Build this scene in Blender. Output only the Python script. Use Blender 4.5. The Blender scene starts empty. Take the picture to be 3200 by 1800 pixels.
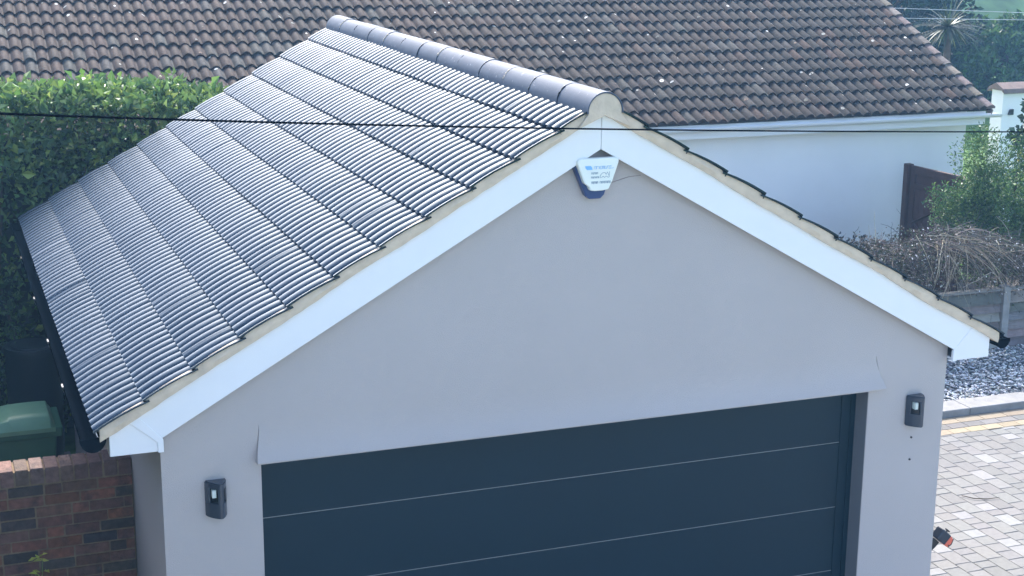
import bpy, bmesh, math, random
from mathutils import Vector, Matrix, noise
R = math.radians
sc = bpy.context.scene
C = sc.collection
# ---------------------------------------------------------------- camera
cam_d = bpy.data.cameras.new('camera'); cam = bpy.data.objects.new('camera', cam_d); C.objects.link(cam)
r_, u_, f_ = (0.934989, -0.354593, 0.007682), (0.079643, 0.231009, 0.969686), (0.345619, 0.906034, -0.244232)
cam.matrix_world = Matrix(((r_[0], u_[0], -f_[0], -3.7551), (r_[1], u_[1], -f_[1], -8.4522), (r_[2], u_[2], -f_[2], 5.3341), (0, 0, 0, 1)))
cam_d.sensor_width = 36; cam_d.lens = 54.67; cam_d.clip_start = 0.1; cam_d.clip_end = 2000
sc.camera = cam
# ---------------------------------------------------------------- light
SUN_AZ, SUN_EL = R(10), R(44)
w = bpy.data.worlds.new('World'); sc.world = w; w.use_nodes = True
nt = w.node_tree; nt.nodes.clear()
sky = nt.nodes.new('ShaderNodeTexSky'); sky.sky_type = 'NISHITA'; sky.sun_disc = False
sky.sun_elevation = SUN_EL; sky.sun_rotation = SUN_AZ; sky.dust_density = 2.5; sky.air_density = 0.8; sky.ozone_density = 1.2
bg = nt.nodes.new('ShaderNodeBackground'); bg.inputs[1].default_value = 0.15
wo = nt.nodes.new('ShaderNodeOutputWorld')
nt.links.new(sky.outputs[0], bg.inputs[0]); nt.links.new(bg.outputs[0], wo.inputs[0])
sd = bpy.data.lights.new('sun', 'SUN'); sd.energy = 2.0; sd.angle = R(0.55); sd.color = (1, .96, .90)
sun = bpy.data.objects.new('sun', sd); C.objects.link(sun)
sdir = Vector((math.sin(SUN_AZ) * math.cos(SUN_EL), math.cos(SUN_AZ) * math.cos(SUN_EL), math.sin(SUN_EL)))
sun.rotation_euler = sdir.to_track_quat('Z', 'Y').to_euler(); sun.location = (-10, 20, 25)
sc.view_settings.view_transform = 'Standard'; sc.view_settings.look = 'None'
sc.view_settings.exposure = 2.05; sc.view_settings.gamma = 1
rnd = random.Random(7)

# ---------------------------------------------------------------- helpers
def mat(name, col, rough=.6, spec=.5, nscale=0, namt=.15, bump=0, bscale=60, attr=False, metal=0, transl=0, coat=0, detail=4, stain=None, stint=None):
    m = bpy.data.materials.new(name); m.use_nodes = True
    n = m.node_tree; b = n.nodes['Principled BSDF']; L = n.links.new
    b.inputs['Roughness'].default_value = rough; b.inputs['Specular IOR Level'].default_value = spec
    b.inputs['Metallic'].default_value = metal
    if stint: b.inputs['Specular Tint'].default_value = (*stint, 1)
    b.inputs['Coat Weight'].default_value = coat
    tc = n.nodes.new('ShaderNodeTexCoord')
    if attr:
        a = n.nodes.new('ShaderNodeVertexColor'); a.layer_name = 'Col'; src = a.outputs[0]
    else:
        a = n.nodes.new('ShaderNodeRGB'); a.outputs[0].default_value = (*col, 1); src = a.outputs[0]
    if nscale:
        t = n.nodes.new('ShaderNodeTexNoise'); t.inputs['Scale'].default_value = nscale; t.inputs['Detail'].default_value = detail
        L(tc.outputs['Object'], t.inputs['Vector'])
        mr = n.nodes.new('ShaderNodeMapRange'); mr.inputs[1].default_value = .25; mr.inputs[2].default_value = .75
        mr.inputs[3].default_value = 1 - namt; mr.inputs[4].default_value = 1 + namt
        L(t.outputs[0], mr.inputs[0])
        mx = n.nodes.new('ShaderNodeVectorMath'); mx.operation = 'SCALE'; L(src, mx.inputs[0]); L(mr.outputs[0], mx.inputs['Scale'])
        src = mx.outputs[0]
    if stain:
        scol, sscale, lo, hi = stain
        t = n.nodes.new('ShaderNodeTexNoise'); t.inputs['Scale'].default_value = sscale; t.inputs['Detail'].default_value = 6; t.inputs['Roughness'].default_value = .65
        L(tc.outputs['Object'], t.inputs['Vector'])
        mr = n.nodes.new('ShaderNodeMapRange'); mr.inputs[1].default_value = lo; mr.inputs[2].default_value = hi
        L(t.outputs[0], mr.inputs[0])
        mm = n.nodes.new('ShaderNodeMix'); mm.data_type = 'RGBA'; L(mr.outputs[0], mm.inputs[0]); L(src, mm.inputs[6]); mm.inputs[7].default_value = (*scol, 1)
        src = mm.outputs[2]
    L(src, b.inputs['Base Color'])
    if bump:
        t = n.nodes.new('ShaderNodeTexNoise'); t.inputs['Scale'].default_value = bscale; t.inputs['Detail'].default_value = 5
        L(tc.outputs['Object'], t.inputs['Vector'])
        bp = n.nodes.new('ShaderNodeBump'); bp.inputs['Strength'].default_value = bump; bp.inputs['Distance'].default_value = .01
        L(t.outputs[0], bp.inputs['Height']); L(bp.outputs[0], b.inputs['Normal'])
    if transl:
        tr = n.nodes.new('ShaderNodeBsdfTranslucent'); L(src, tr.inputs[0])
        ms = n.nodes.new('ShaderNodeMixShader'); ms.inputs[0].default_value = transl
        out = n.nodes['Material Output']; L(b.outputs[0], ms.inputs[1]); L(tr.outputs[0], ms.inputs[2]); L(ms.outputs[0], out.inputs[0])
    return m

class MB:
    def __init__(s): s.v = []; s.f = []; s.c = []; s.col = (1, 1, 1)
    def face(s, idx): s.f.append(tuple(idx)); s.c.append(s.col)
    def poly(s, pts):
        n = len(s.v); s.v += [tuple(p) for p in pts]; s.face(range(n, n + len(pts)))
    def box(s, x0, x1, y0, y1, z0, z1, M=None):
        p = [(x, y, z) for x in (x0, x1) for y in (y0, y1) for z in (z0, z1)]
        if M: p = [tuple(M @ Vector(q)) for q in p]
        n = len(s.v); s.v += p
        for q in ((0, 1, 3, 2), (4, 6, 7, 5), (0, 4, 5, 1), (2, 3, 7, 6), (0, 2, 6, 4), (1, 5, 7, 3)): s.face([n + i for i in q])
    def prism(s, poly, fn, a, b):        # poly 2D, fn(u,v,w)->xyz, extruded w from a to b
        n = len(s.v); k = len(poly)
        s.v += [tuple(fn(u, v, a)) for u, v in poly] + [tuple(fn(u, v, b)) for u, v in poly]
        s.face([n + i for i in range(k)]); s.face([n + k + i for i in reversed(range(k))])
        for i in range(k):
            j = (i + 1) % k; s.face([n + i, n + k + i, n + k + j, n + j])
    def grid(s, rows):
        n = len(s.v); k = len(rows[0])
        for r in rows: s.v += [tuple(p) for p in r]
        for i in range(len(rows) - 1):
            for j in range(k - 1):
                a = n + i * k + j; s.face((a, a + 1, a + k + 1, a + k))
    def tube(s, pts, rad, seg=8, cap=True):
        pts = [Vector(p) for p in pts]; rings = []
        rr = rad if isinstance(rad, (list, tuple)) else [rad] * len(pts)
        for i, p in enumerate(pts):
            d = (pts[min(i + 1, len(pts) - 1)] - pts[max(i - 1, 0)]).normalized()
            a = d.cross(Vector((0, 0, 1)) if abs(d.z) < .9 else Vector((1, 0, 0))).normalized(); b = d.cross(a)
            rings.append([p + (a * math.cos(t) + b * math.sin(t)) * rr[i] for t in (2 * math.pi * k / seg for k in range(seg))])
        n = len(s.v)
        for r in rings: s.v += [tuple(q) for q in r]
        for i in range(len(rings) - 1):
            for k in range(seg):
                k2 = (k + 1) % seg; s.face((n + i * seg + k, n + i * seg + k2, n + (i + 1) * seg + k2, n + (i + 1) * seg + k))
        if cap:
            s.face([n + k for k in reversed(range(seg))]); s.face([n + (len(rings) - 1) * seg + k for k in range(seg)])
    def lathe(s, prof, cx, cy, seg=32):
        n = len(s.v); k = len(prof)
        for i in range(seg):
            t = 2 * math.pi * i / seg
            s.v += [(cx + r * math.cos(t), cy + r * math.sin(t), z) for r, z in prof]
        for i in range(seg):
            i2 = (i + 1) % seg
            for j in range(k - 1): s.face((n + i * k + j, n + i2 * k + j, n + i2 * k + j + 1, n + i * k + j + 1))
    def build(s, name, m, parent=None, smooth=False, bevel=0, vcol=False, norm=True, segs=2):
        me = bpy.data.meshes.new(name); me.from_pydata(s.v, [], s.f)
        if vcol:
            ca = me.color_attributes.new('Col', 'FLOAT_COLOR', 'CORNER'); buf = []
            for f, c in zip(s.f, s.c): buf += [c[0], c[1], c[2], 1.0] * len(f)
            ca.data.foreach_set('color', buf)
        me.materials.append(m)
        if norm:
            bm = bmesh.new(); bm.from_mesh(me); bmesh.ops.recalc_face_normals(bm, faces=bm.faces); bm.to_mesh(me); bm.free()
        o = bpy.data.objects.new(name, me); C.objects.link(o)
        if parent: o.parent = parent; o.matrix_parent_inverse = Matrix.Translation(-Vector(parent.location)) if False else Matrix.Identity(4)
        if parent and parent.type == 'EMPTY':
            me.transform(Matrix.Translation(-Vector(parent.location)))
        if bevel:
            md = o.modifiers.new('bevel', 'BEVEL'); md.width = bevel; md.segments = segs; md.limit_method = 'ANGLE'; md.angle_limit = R(35)
            for p in me.polygons: p.use_smooth = True
            wn = o.modifiers.new('wn', 'WEIGHTED_NORMAL'); wn.keep_sharp = True
        elif smooth:
            for p in me.polygons: p.use_smooth = True
            if smooth == 'auto': me.set_sharp_from_angle(angle=R(38))
        return o

def thing(name, label, cat, loc=(0, 0, 0), group=None):
    o = bpy.data.objects.new(name, None); C.objects.link(o); o.location = loc; o.empty_display_size = .2
    o['label'] = label; o['category'] = cat
    if group: o['group'] = group
    return o
def tag(o, label, cat, group=None):
    o['label'] = label; o['category'] = cat
    if group: o['group'] = group
    return o
def struct(o): o['kind'] = 'structure'; return o
def jit(c, a, r=rnd):
    k = 1 + r.uniform(-a, a); return tuple(max(0, x * k * (1 + r.uniform(-a, a) * .3)) for x in c)
def rand_unit(r=rnd):
    while 1:
        v = Vector((r.uniform(-1, 1), r.uniform(-1, 1), r.uniform(-1, 1)))
        if .05 < v.length < 1: return v.normalized()
def leaf(mb, p, size, up=None, r=rnd, fold=.25, asp=.55):
    d = rand_unit(r)
    if up is not None: d = (d + Vector(up)).normalized()
    s = d.cross(rand_unit(r)).normalized(); n = d.cross(s)
    p = Vector(p); L = size * r.uniform(.65, 1.3); W = L * asp
    a = p; t = p + d * L; m1 = p + d * L * .5 + s * W * .5 + n * L * fold; m2 = p + d * L * .5 - s * W * .5 + n * L * fold
    k = len(mb.v); mb.v += [tuple(a), tuple(m1), tuple(t), tuple(m2)]
    mb.face((k, k + 1, k + 2)); mb.face((k, k + 2, k + 3))

# ---------------------------------------------------------------- materials
M_render = mat('grey_render', (.465, .42, .40), .85, .3, nscale=1.2, namt=.03, bump=.35, bscale=170)
M_white = mat('white_upvc', (.80, .80, .80), .38, .5, nscale=3, namt=.02)
M_cream = mat('verge_mortar', (.62, .51, .385), .9, .2, nscale=14, namt=.12, bump=.4, bscale=50)
M_tile = mat('slate_grey_tile', (.009, .015, .026), .14, .58, coat=0, stint=(.50, .80, 1.0), nscale=30, namt=.12, bump=.06, bscale=130)
M_ridge = mat('smooth_ridge_tile', (.072, .092, .128), .7, .3, nscale=9, namt=.10, bump=.1, bscale=90, stain=((.34, .36, .38), 26, .62, .78))
M_black = mat('black_plastic', (.012, .014, .018), .28, .5)
M_gut = mat('matt_black_gutter', (.003, .005, .009), 1.0, 0)
M_door = mat('anthracite_door', (.003, .020, .032), .5, .25, nscale=1.2, namt=.06)
M_frame = mat('reveal_grey', (.21, .205, .21), .45, .5)
M_lampb = mat('charcoal_metal', (.042, .052, .068), .25, .5)
M_diff = mat('lamp_diffuser', (.62, .68, .62), .3, .5)

# ---------------------------------------------------------------- ground
gm = MB(); gm.poly([(-300, -300, -.02), (300, -300, -.02), (300, 400, -.02), (-300, 400, -.02)])
M_grass = mat('lawn_grass', (.085, .16, .038), .9, .2, nscale=6, namt=.35, bump=.5, bscale=40)
struct(gm.build('ground', M_grass, norm=False))
M_conc = mat('weathered_concrete', (.22, .215, .20), .85, .3, nscale=5, namt=.18, bump=.3, bscale=60)
g = MB(); g.box(-9, -2.66, 1.63, 6.6, -.3, .0); struct(g.build('side_yard', M_conc))
M_soil = mat('dark_soil', (.05, .042, .034), .95, .2, nscale=8, namt=.35, bump=.8, bscale=30)
g = MB(); g.poly([(2.7, 6.5, .0), (14, 6.5, .0), (14, 9.7, .0), (2.7, 9.7, .0)]); struct(g.build('planting_bed', M_soil, norm=False))
# paving: tumbled blocks laid in columns along y
M_pave = mat('paving_blocks', (.4, .4, .4), .8, .3, nscale=22, namt=.10, attr=True, bump=.35, bscale=90)
p = MB(); pr = random.Random(3)
def paver(x0, x1, y0, y1, c, z=.0):
    g_ = .0020; p.col = c; d = [pr.uniform(-.0012, .0012) for _ in range(4)]
    b = .005; n = len(p.v)
    p.v += [(x0 + g_, y0 + g_, z - .03), (x1 - g_, y0 + g_, z - .03), (x1 - g_, y1 - g_, z - .03), (x0 + g_, y1 - g_, z - .03),
            (x0 + g_, y0 + g_, z - b), (x1 - g_, y0 + g_, z - b), (x1 - g_, y1 - g_, z - b), (x0 + g_, y1 - g_, z - b),
            (x0 + g_ + b, y0 + g_ + b, z + d[0]), (x1 - g_ - b, y0 + g_ + b, z + d[1]), (x1 - g_ - b, y1 - g_ - b, z + d[2]), (x0 + g_ + b, y1 - g_ - b, z + d[3])]
    for o in (0, 4):
        for i in range(4):
            j = (i + 1) % 4; p.face((n + o + i, n + o + j, n + o + 4 + j, n + o + 4 + i))
    p.face((n + 8, n + 9, n + 10, n + 11))
def pcol():
    k = pr.random()
    if k < .09: return jit((.225, .222, .214), .04, pr)
    if k < .35: return jit((.160, .155, .145), .05, pr)
    return jit((.178, .173, .163), .05, pr)
x = 2.66
while x < 10:
    y = -3 - pr.uniform(0, .2)
    while y < 4.1:
        l = pr.choice((.12, .16, .16, .24, .24))
        y1 = min(y + l, 4.1)
        if y1 - y > .03: paver(x, x + .16, y, y1, pcol())
        y += l
    x += .16
for (ya, yb, cc, lx) in ((4.10, 4.24, (.28, .225, .15), .21), (4.24, 4.38, (.155, .15, .14), .21), (4.38, 4.55, (.24, .195, .135), .30)):
    x = 2.66 - pr.uniform(0, .1)
    while x < 10: paver(x, x + lx, ya, yb, jit(cc, .1, pr)); x += lx
struct(p.build('paving', M_pave, vcol=True, norm=False))
M_sand = mat('joint_sand', (.13, .12, .105), .95, .1, nscale=30, namt=.2)
g = MB(); g.poly([(-9, -14, -.012), (12, -14, -.012), (12, 4.56, -.012), (-9, 4.56, -.012)]); struct(g.build('paving_bedding', M_sand, norm=False))
# driveway in front of the garage (out of frame, lights the facade)
def brick_mat():
    m = mat('drive_blocks', (.35, .345, .33), .85, .3, bump=.2, bscale=60); n = m.node_tree; b = n.nodes['Principled BSDF']
    t = n.nodes.new('ShaderNodeTexBrick'); t.inputs['Scale'].default_value = 1; t.inputs['Brick Width'].default_value = .2; t.inputs['Row Height'].default_value = .16
    t.inputs['Mortar Size'].default_value = .004; t.inputs['Color1'].default_value = (.40, .39, .37, 1); t.inputs['Color2'].default_value = (.30, .295, .28, 1); t.inputs['Mortar'].default_value = (.1, .09, .08, 1)
    tc = n.nodes.new('ShaderNodeTexCoord'); n.links.new(tc.outputs['Object'], t.inputs['Vector']); n.links.new(t.outputs[0], b.inputs['Base Color']); return m
g = MB(); g.poly([(-9, -14, -.006), (2.65, -14, -.006), (2.65, 1.6, -.006), (-9, 1.6, -.006)]); g.poly([(2.65, -14, -.006), (12, -14, -.006), (12, -3.2, -.006), (2.65, -3.2, -.006)])
struct(g.build('driveway', brick_mat(), norm=False))
# kerb
k = MB(); x = 2.8
while x < 11:
    k.box(x, x + .912, 4.56, 4.86, -.05, .075); x += .915
struct(k.build('kerb', mat('kerb_stone', (.25, .245, .235), .8, .3, nscale=9, namt=.15, bump=.3, bscale=70), bevel=.012))
# gravel
g = MB(); g.poly([(2.7, 4.86, .01), (11, 4.86, .01), (11, 6.5, .01), (2.7, 6.5, .01)]); struct(g.build('gravel_bed', mat('gravel_bedding', (.07, .075, .08), .95, .2, nscale=20, namt=.4), norm=False))
g = MB(); gr = random.Random(5)
phi = (1 + 5 ** .5) / 2
ico = [Vector(q).normalized() for q in ((-1, phi, 0), (1, phi, 0), (-1, -phi, 0), (1, -phi, 0), (0, -1, phi), (0, 1, phi), (0, -1, -phi), (0, 1, -phi), (phi, 0, -1), (phi, 0, 1), (-phi, 0, -1), (-phi, 0, 1))]
icf = ((0, 11, 5), (0, 5, 1), (0, 1, 7), (0, 7, 10), (0, 10, 11), (1, 5, 9), (5, 11, 4), (11, 10, 2), (10, 7, 6), (7, 1, 8), (3, 9, 4), (3, 4, 2), (3, 2, 6), (3, 6, 8), (3, 8, 9), (4, 9, 5), (2, 4, 11), (6, 2, 10), (8, 6, 7), (9, 8, 1))
for i in range(15000):
    x = gr.uniform(4.6, 10.5); y = gr.uniform(4.9, 6.5)
    s = gr.uniform(.009, .021)
    q = gr.random(); g.col = jit((.60, .61, .60), .15, gr) if q < .42 else (jit((.24, .25, .25), .3, gr) if q < .72 else jit((.13, .14, .15), .3, gr))
    M = Matrix.Translation((x, y, .012 + gr.uniform(0, .03))) @ Matrix.Rotation(gr.uniform(0, 6.3), 4, 'Z') @ Matrix.Rotation(gr.uniform(-.5, .5), 4, 'X') @ Matrix.Diagonal((s * gr.uniform(1, 1.7), s, s * gr.uniform(.4, .7), 1))
    n = len(g.v); g.v += [tuple(M @ (v * gr.uniform(.85, 1.1))) for v in ico]
    for f in icf: g.face([n + j for j in f])
o = g.build('gravel', mat('white_and_slate_pebbles', (.5, .5, .5), .6, .4, attr=True), vcol=True, norm=False); o['kind'] = 'stuff'; tag(o, 'white and slate grey pebbles filling the bed behind the kerb', 'gravel')

# ---------------------------------------------------------------- garage
gar = thing('garage', 'light grey rendered garage with dark ribbed tile roof and wide dark door', 'garage', (0, 0, 0))
TP = .5666; TH = math.atan(TP); WX = 2.65
m = MB()
m.box(-WX, -2.08, 0, .25, -.02, 2.15); m.box(2.04, WX, 0, .25, -.02, 2.15)
gp = [(-WX, 2.15), (WX, 2.15), (WX, 2.42), (0, 2.42 + WX * TP), (-WX, 2.42)]
m.prism(gp, lambda u, v, w_: (u, w_, v), 0, .25)
m.box(-WX, -WX + .2, .25, 5.8, -.02, 2.42); m.box(WX - .2, WX, .25, 5.8, -.02, 2.42)
gb = [(-WX, -.02), (WX, -.02), (WX, 2.42), (0, 2.42 + WX * TP), (-WX, 2.42)]
m.prism(gb, lambda u, v, w_: (u, w_, v), 5.8, 6.0)
m.build('wall', M_render, gar)
# bellcast bead over the door
m = MB(); rows = []
NB = 40
for i in range(NB + 1):
    t = i / NB; xb = -2.11 + t * 4.25; xt = -2.085 + t * 4.165
    rows.append([(xt, .0005, 2.40), (xt + (xb - xt) * .02, -.0010, 2.335), (xt + (xb - xt) * .27, -.0075, 2.285), (xt + (xb - xt) * .55, -.020, 2.235), (xt + (xb - xt) * .85, -.040, 2.19), (xb, -.060, 2.155 + .004 * noise.noise((xb * 2, 0, 0))), (xb, -.057, 2.147), (xb, .0, 2.146)])
m.grid(rows); m.poly(rows[0][::-1]); m.poly(rows[-1]); m.build('bellcast_bead', M_render, gar, smooth='auto')
# door
dr = MB(); yd = .15
zs = [2.149, 1.727, 1.254, .78, .31, -.0]
dpan = []
for a, b in zip(zs[1:], zs[:-1]):
    dp = MB(); dp.box(-2.079, 2.0, yd, yd + .04, a + .004, b - .004)
    dp.build('door_panel', M_door, gar, bevel=.005)
m = MB()
for z in zs[1:-1]: m.box(-2.078, 1.999, yd + .008, yd + .03, z - .0030, z + .0030)
m.build('panel_joint_seal', mat('grey_rubber', (.24, .25, .25), .6), gar)
m = MB(); m.box(2.0, 2.039, yd - .012, yd + .06, 0, 2.149); m.box(1.93, 1.998, yd - .006, yd - .0005, 0, 2.148); m.build('door_track', M_door, gar)
m = MB(); m.box(2.036, 2.0395, .002, yd - .013, 0, 2.149); m.build('reveal_lining', M_frame, gar)
m = MB(); m.box(-2.4, 2.4, yd + .06, yd + .08, 0, 2.3); m.build('door_backing', M_black, gar)
# fixing holes under the right lamp, thin darker line beside the alarm box
for z in (1.76, 1.60):
    m = MB(); m.tube([(2.405, .004, z), (2.405, -.006, z)], .0075, 8); m.build('fixing_screw', M_black, gar)
m = MB(); m.tube([(.10, -.001, 3.66), (.16, -.001, 3.675), (.22, -.001, 3.69), (.30, -.001, 3.695)], .0022, 5); m.build('thin_line', mat('thin_line_grey', (.28, .24, .23), .9), gar)

# bargeboards and soffit boxes
def barge_top(x): return 4.108 - TP * abs(x)
for s in (-1, 1):
    m = MB(); e = .0015
    pl = [(s * e, 4.108), (s * e, 3.880), (s * WX, 2.3785), (s * (WX + .15), barge_top(WX + .15))]
    m.prism(pl, lambda u, v, w_: (u, w_, v), -.076, -.054); m.build('bargeboard', M_white, gar, bevel=.003)
    m = MB()   # cover strip over the mitre joint
    pl = [(s * (WX - .010), 2.375), (s * (WX - .010), 2.300), (s * (WX + .022), 2.300), (s * (WX + .022), 2.362), (s * (WX + .185), barge_top(WX + .185)), (s * (WX + .13), barge_top(WX + .13) - .003)]
    m.prism(pl, lambda u, v, w_: (u, w_, v), -.082 if s < 0 else -.0785, -.056); m.build('joint_cover', M_white, gar, bevel=.002)
    m = MB()
    pl = [(s * (WX + .016), 2.304), (s * (WX + .2835), 2.304), (s * (WX + .2835), barge_top(WX + .2835)), (s * (WX + .178), barge_top(WX + .178) - .001), (s * (WX + .016), 2.362)]
    m.prism(pl, lambda u, v, w_: (u, w_, v), -.073, -.0535); m.build('box_end', M_white, gar, bevel=.003)
    m = MB(); m.box(*sorted((s * (WX + .001), s * (WX + .283))), -.053, 6.05, 2.305, 2.318); m.build('soffit', M_white, gar)
    m = MB(); m.box(*sorted((s * (WX + .27), s * (WX + .2835))), -.0525, 6.05, 2.30, 2.435); m.build('fascia', M_white, gar)
# roof slopes
L0, L1 = -.118, 6.10; RIB = .100; GA = .3135; NC = 11; AMP = .021
SL = 3.0 / math.cos(TH)
base_e = 2.4683 - .031
def slope_pt(s, side, y, h):
    xx = -3.0 + s * math.cos(TH) - h * math.sin(TH); zz = base_e + s * math.sin(TH) + h * math.cos(TH)
    return (xx if side < 0 else -xx, y, zz)
def make_slope(side, per):
    m = MB(); tr = random.Random(11 + side); nr = int((L1 - L0) / RIB)
    ncol = nr * per
    for c in range(NC):
        s0 = c * GA; s1 = min(s0 + GA + .03, SL - .02)
        tj = [(tr.uniform(-.0016, .0016), tr.uniform(-.004, .004), tr.uniform(-.003, .003)) for _ in range(60)]
        cols = []
        for i in range(ncol + 1):
            y = L0 + (L1 - L0) * i / ncol
            ph = (y - L0) / RIB
            tile = int(ph / 3.0 + .5 * (c % 2)); dj, tilt, ds = tj[tile % 60]
            q = abs(math.cos(math.pi * ph))
            rib = AMP * (q ** .65)
            lf = (ph / 3.0 + .5 * (c % 2)) % 1 - .5
            wob = .0025 * noise.noise((y * .9, c * 3.1, side))
            cc = []
            for v in (0, .0, .12, .3, .5, .7, .88, 1):
                s = s0 + (s1 - s0) * v + (ds if v == 0 else 0) * .5
                h = .022 * (1 - v) + .010 * (4 * v * (1 - v)) + rib + dj + tilt * lf + wob
                if len(cc) == 0: h = .004
                cc.append(slope_pt(s, side, y, h))
            cols.append(cc)
        m.grid(cols)
        # verge edge at both ends
        for e in (0, -1):
            cc = cols[e]; yy = cc[0][1]
            low = [slope_pt(s0 + (s1 - s0) * v, side, yy, AMP - .010 + .022 * (1 - v) + .010 * 4 * v * (1 - v)) for v in (1, .75, .5, .25, 0)]
            m.poly(list(cc[1:]) + low)
    # one flat closing sheet under the tiles
    m.grid([[slope_pt(0, side, L0 + .03, -.006), slope_pt(SL, side, L0 + .03, -.006)], [slope_pt(0, side, L1 - .03, -.006), slope_pt(SL, side, L1 - .03, -.006)]])
    return m.build('roof_slope', M_tile, gar, smooth='auto', norm=False)
make_slope(-1, 12); make_slope(1, 8)
# verge mortar (front and back)
for (ya, yb) in ((-.106, -.02), (6.02, 6.085)):
    for s in (-1, 1):
        m = MB(); N = 160; rows = []
        for i in range(N + 1):
            xx = 2.985 * (1 - i / N)
            ss = (3.0 - xx) / math.cos(TH); c = min(int(ss / GA), NC - 1); v = (ss - c * GA) / (GA + .03)
            top = base_e + ss * math.sin(TH) + (.022 * (1 - v) + .010 * 4 * v * (1 - v) + AMP - .006) * math.cos(TH)
            bot = barge_top(xx) - .012 + .012 * noise.noise((xx * 2.3, s * 5, 1)) + .004 * noise.noise((xx * 14, s, 4))
            bul = .006 * noise.noise((xx * 5, s, 9)) + .004 * math.sin(v * math.pi)
            rows.append([(s * xx, yb, bot), (s * xx, ya + .008, bot), (s * xx, ya - bul, (bot + top) / 2), (s * xx, ya + .004, top), (s * xx, yb, top)])
        m.grid(rows); m.poly(rows[0]); m.build('verge_mortar', M_cream, gar, smooth='auto')
# ridge tiles
NR = 13; RL = (L1 - L0) / NR; RR = .116; ZC = 4.112
for i in range(NR):
    m = MB(); y0 = L0 - .012 + i * RL; y1 = y0 + RL - .007
    dz = rnd.uniform(-.003, .003); dr_ = rnd.uniform(-.0025, .0025); sk = rnd.uniform(-.003, .003)
    ring = lambda y, r, z: [(r * math.cos(a) + sk * (y - y0) / RL, y, ZC + z + r * math.sin(a) * (1.02)) for a in [R(-5 + 190 * k_ / 28) for k_ in range(29)]]
    rows = [ring(y0, RR - .008, dz), ring(y0, RR + .001 + dr_, dz), ring((y0 + y1) / 2, RR + dr_, dz), ring(y1, RR - .001 + dr_, dz), ring(y1, RR - .008, dz), ring(y0, RR - .008, dz)]
    m.grid(rows)
    m.build('ridge_tile', M_ridge, gar, smooth='auto')
for ya, yb in ((-.125, -.03), (6.03, 6.098)):
    m = MB()
    pl = [((RR - .009) * math.cos(R(a)), ZC + (RR - .009) * math.sin(R(a))) for a in range(-8, 189, 7)]
    pl += [(-.17, ZC - .10), (0, ZC - .025), (.17, ZC - .10)]
    m.prism(pl, lambda u, v, w_: (u, w_, v), ya, yb); m.build('ridge_end_mortar', M_cream, gar, bevel=.004)
# mortar squeezed out at the joints
for i in range(1, NR):
    yj = L0 - .016 + i * RL; a0 = rnd.uniform(150, 172); a1 = rnd.uniform(112, 135); pts = []; rads = []
    for k_ in range(13):
        a = a0 + (a1 - a0) * k_ / 12; rr = RR - .002; pts.append((rr * math.cos(R(a)), yj + rnd.uniform(-.003, .003), ZC + rr * math.sin(R(a)) * 1.02)); rads.append(rnd.uniform(.003, .0085))
    m = MB(); m.tube(pts, rads, 6); m.build('joint_mortar', M_cream if i % 3 == 0 else M_black, gar, smooth=True)
# gutters
for s, xc in ((-1, -3.02), (1, 3.045)):
    m = MB(); rr = .068 if s < 0 else .055; zc = 2.418; rows = []
    for y in (-.07, .2, 1.5, 3, 4.5, 6.1):
        rows.append([(xc + (rr) * math.cos(a), y, zc + rr * math.sin(a) * 1.12) for a in [math.pi + math.pi * k_ / 14 for k_ in range(15)]] +
                    [(xc + (rr - .004) * math.cos(a), y, zc + (rr - .004) * math.sin(a) * 1.12) for a in [2 * math.pi - math.pi * k_ / 14 for k_ in range(15)]])
    m.grid(rows)
    gut = m.build('gutter', M_gut, gar, smooth='auto')
    for ya in (-.076, 6.095):
        m = MB(); m.prism([(xc + (rr + .005) * math.cos(a), zc + .002 + (rr + .005) * 1.12 * math.sin(a)) for a in [math.pi + math.pi * k_ / 16 for k_ in range(17)]], lambda u, v, w_: (u, w_, v), ya, ya + .012)
        m.build('end_cap', M_gut, gut, bevel=.0015)
    for y in (.95, 2.0, 3.2, 4.6):
        m = MB(); rows = []
        for yy in (y - .035, y + .035):
            rows.append([(xc + (rr + .006) * math.cos(a), yy, zc + .004 + (rr + .006) * math.sin(a) * 1.12) for a in [math.pi + math.pi * k_ / 14 for k_ in range(15)]])
        m.grid(rows); m.box(*sorted((xc + s * (rr - .002), xc + s * (rr + .008))), y - .036, y + .036, zc - .005, zc + .010); m.build('gutter_bracket', M_black, gut, smooth='auto')

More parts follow.
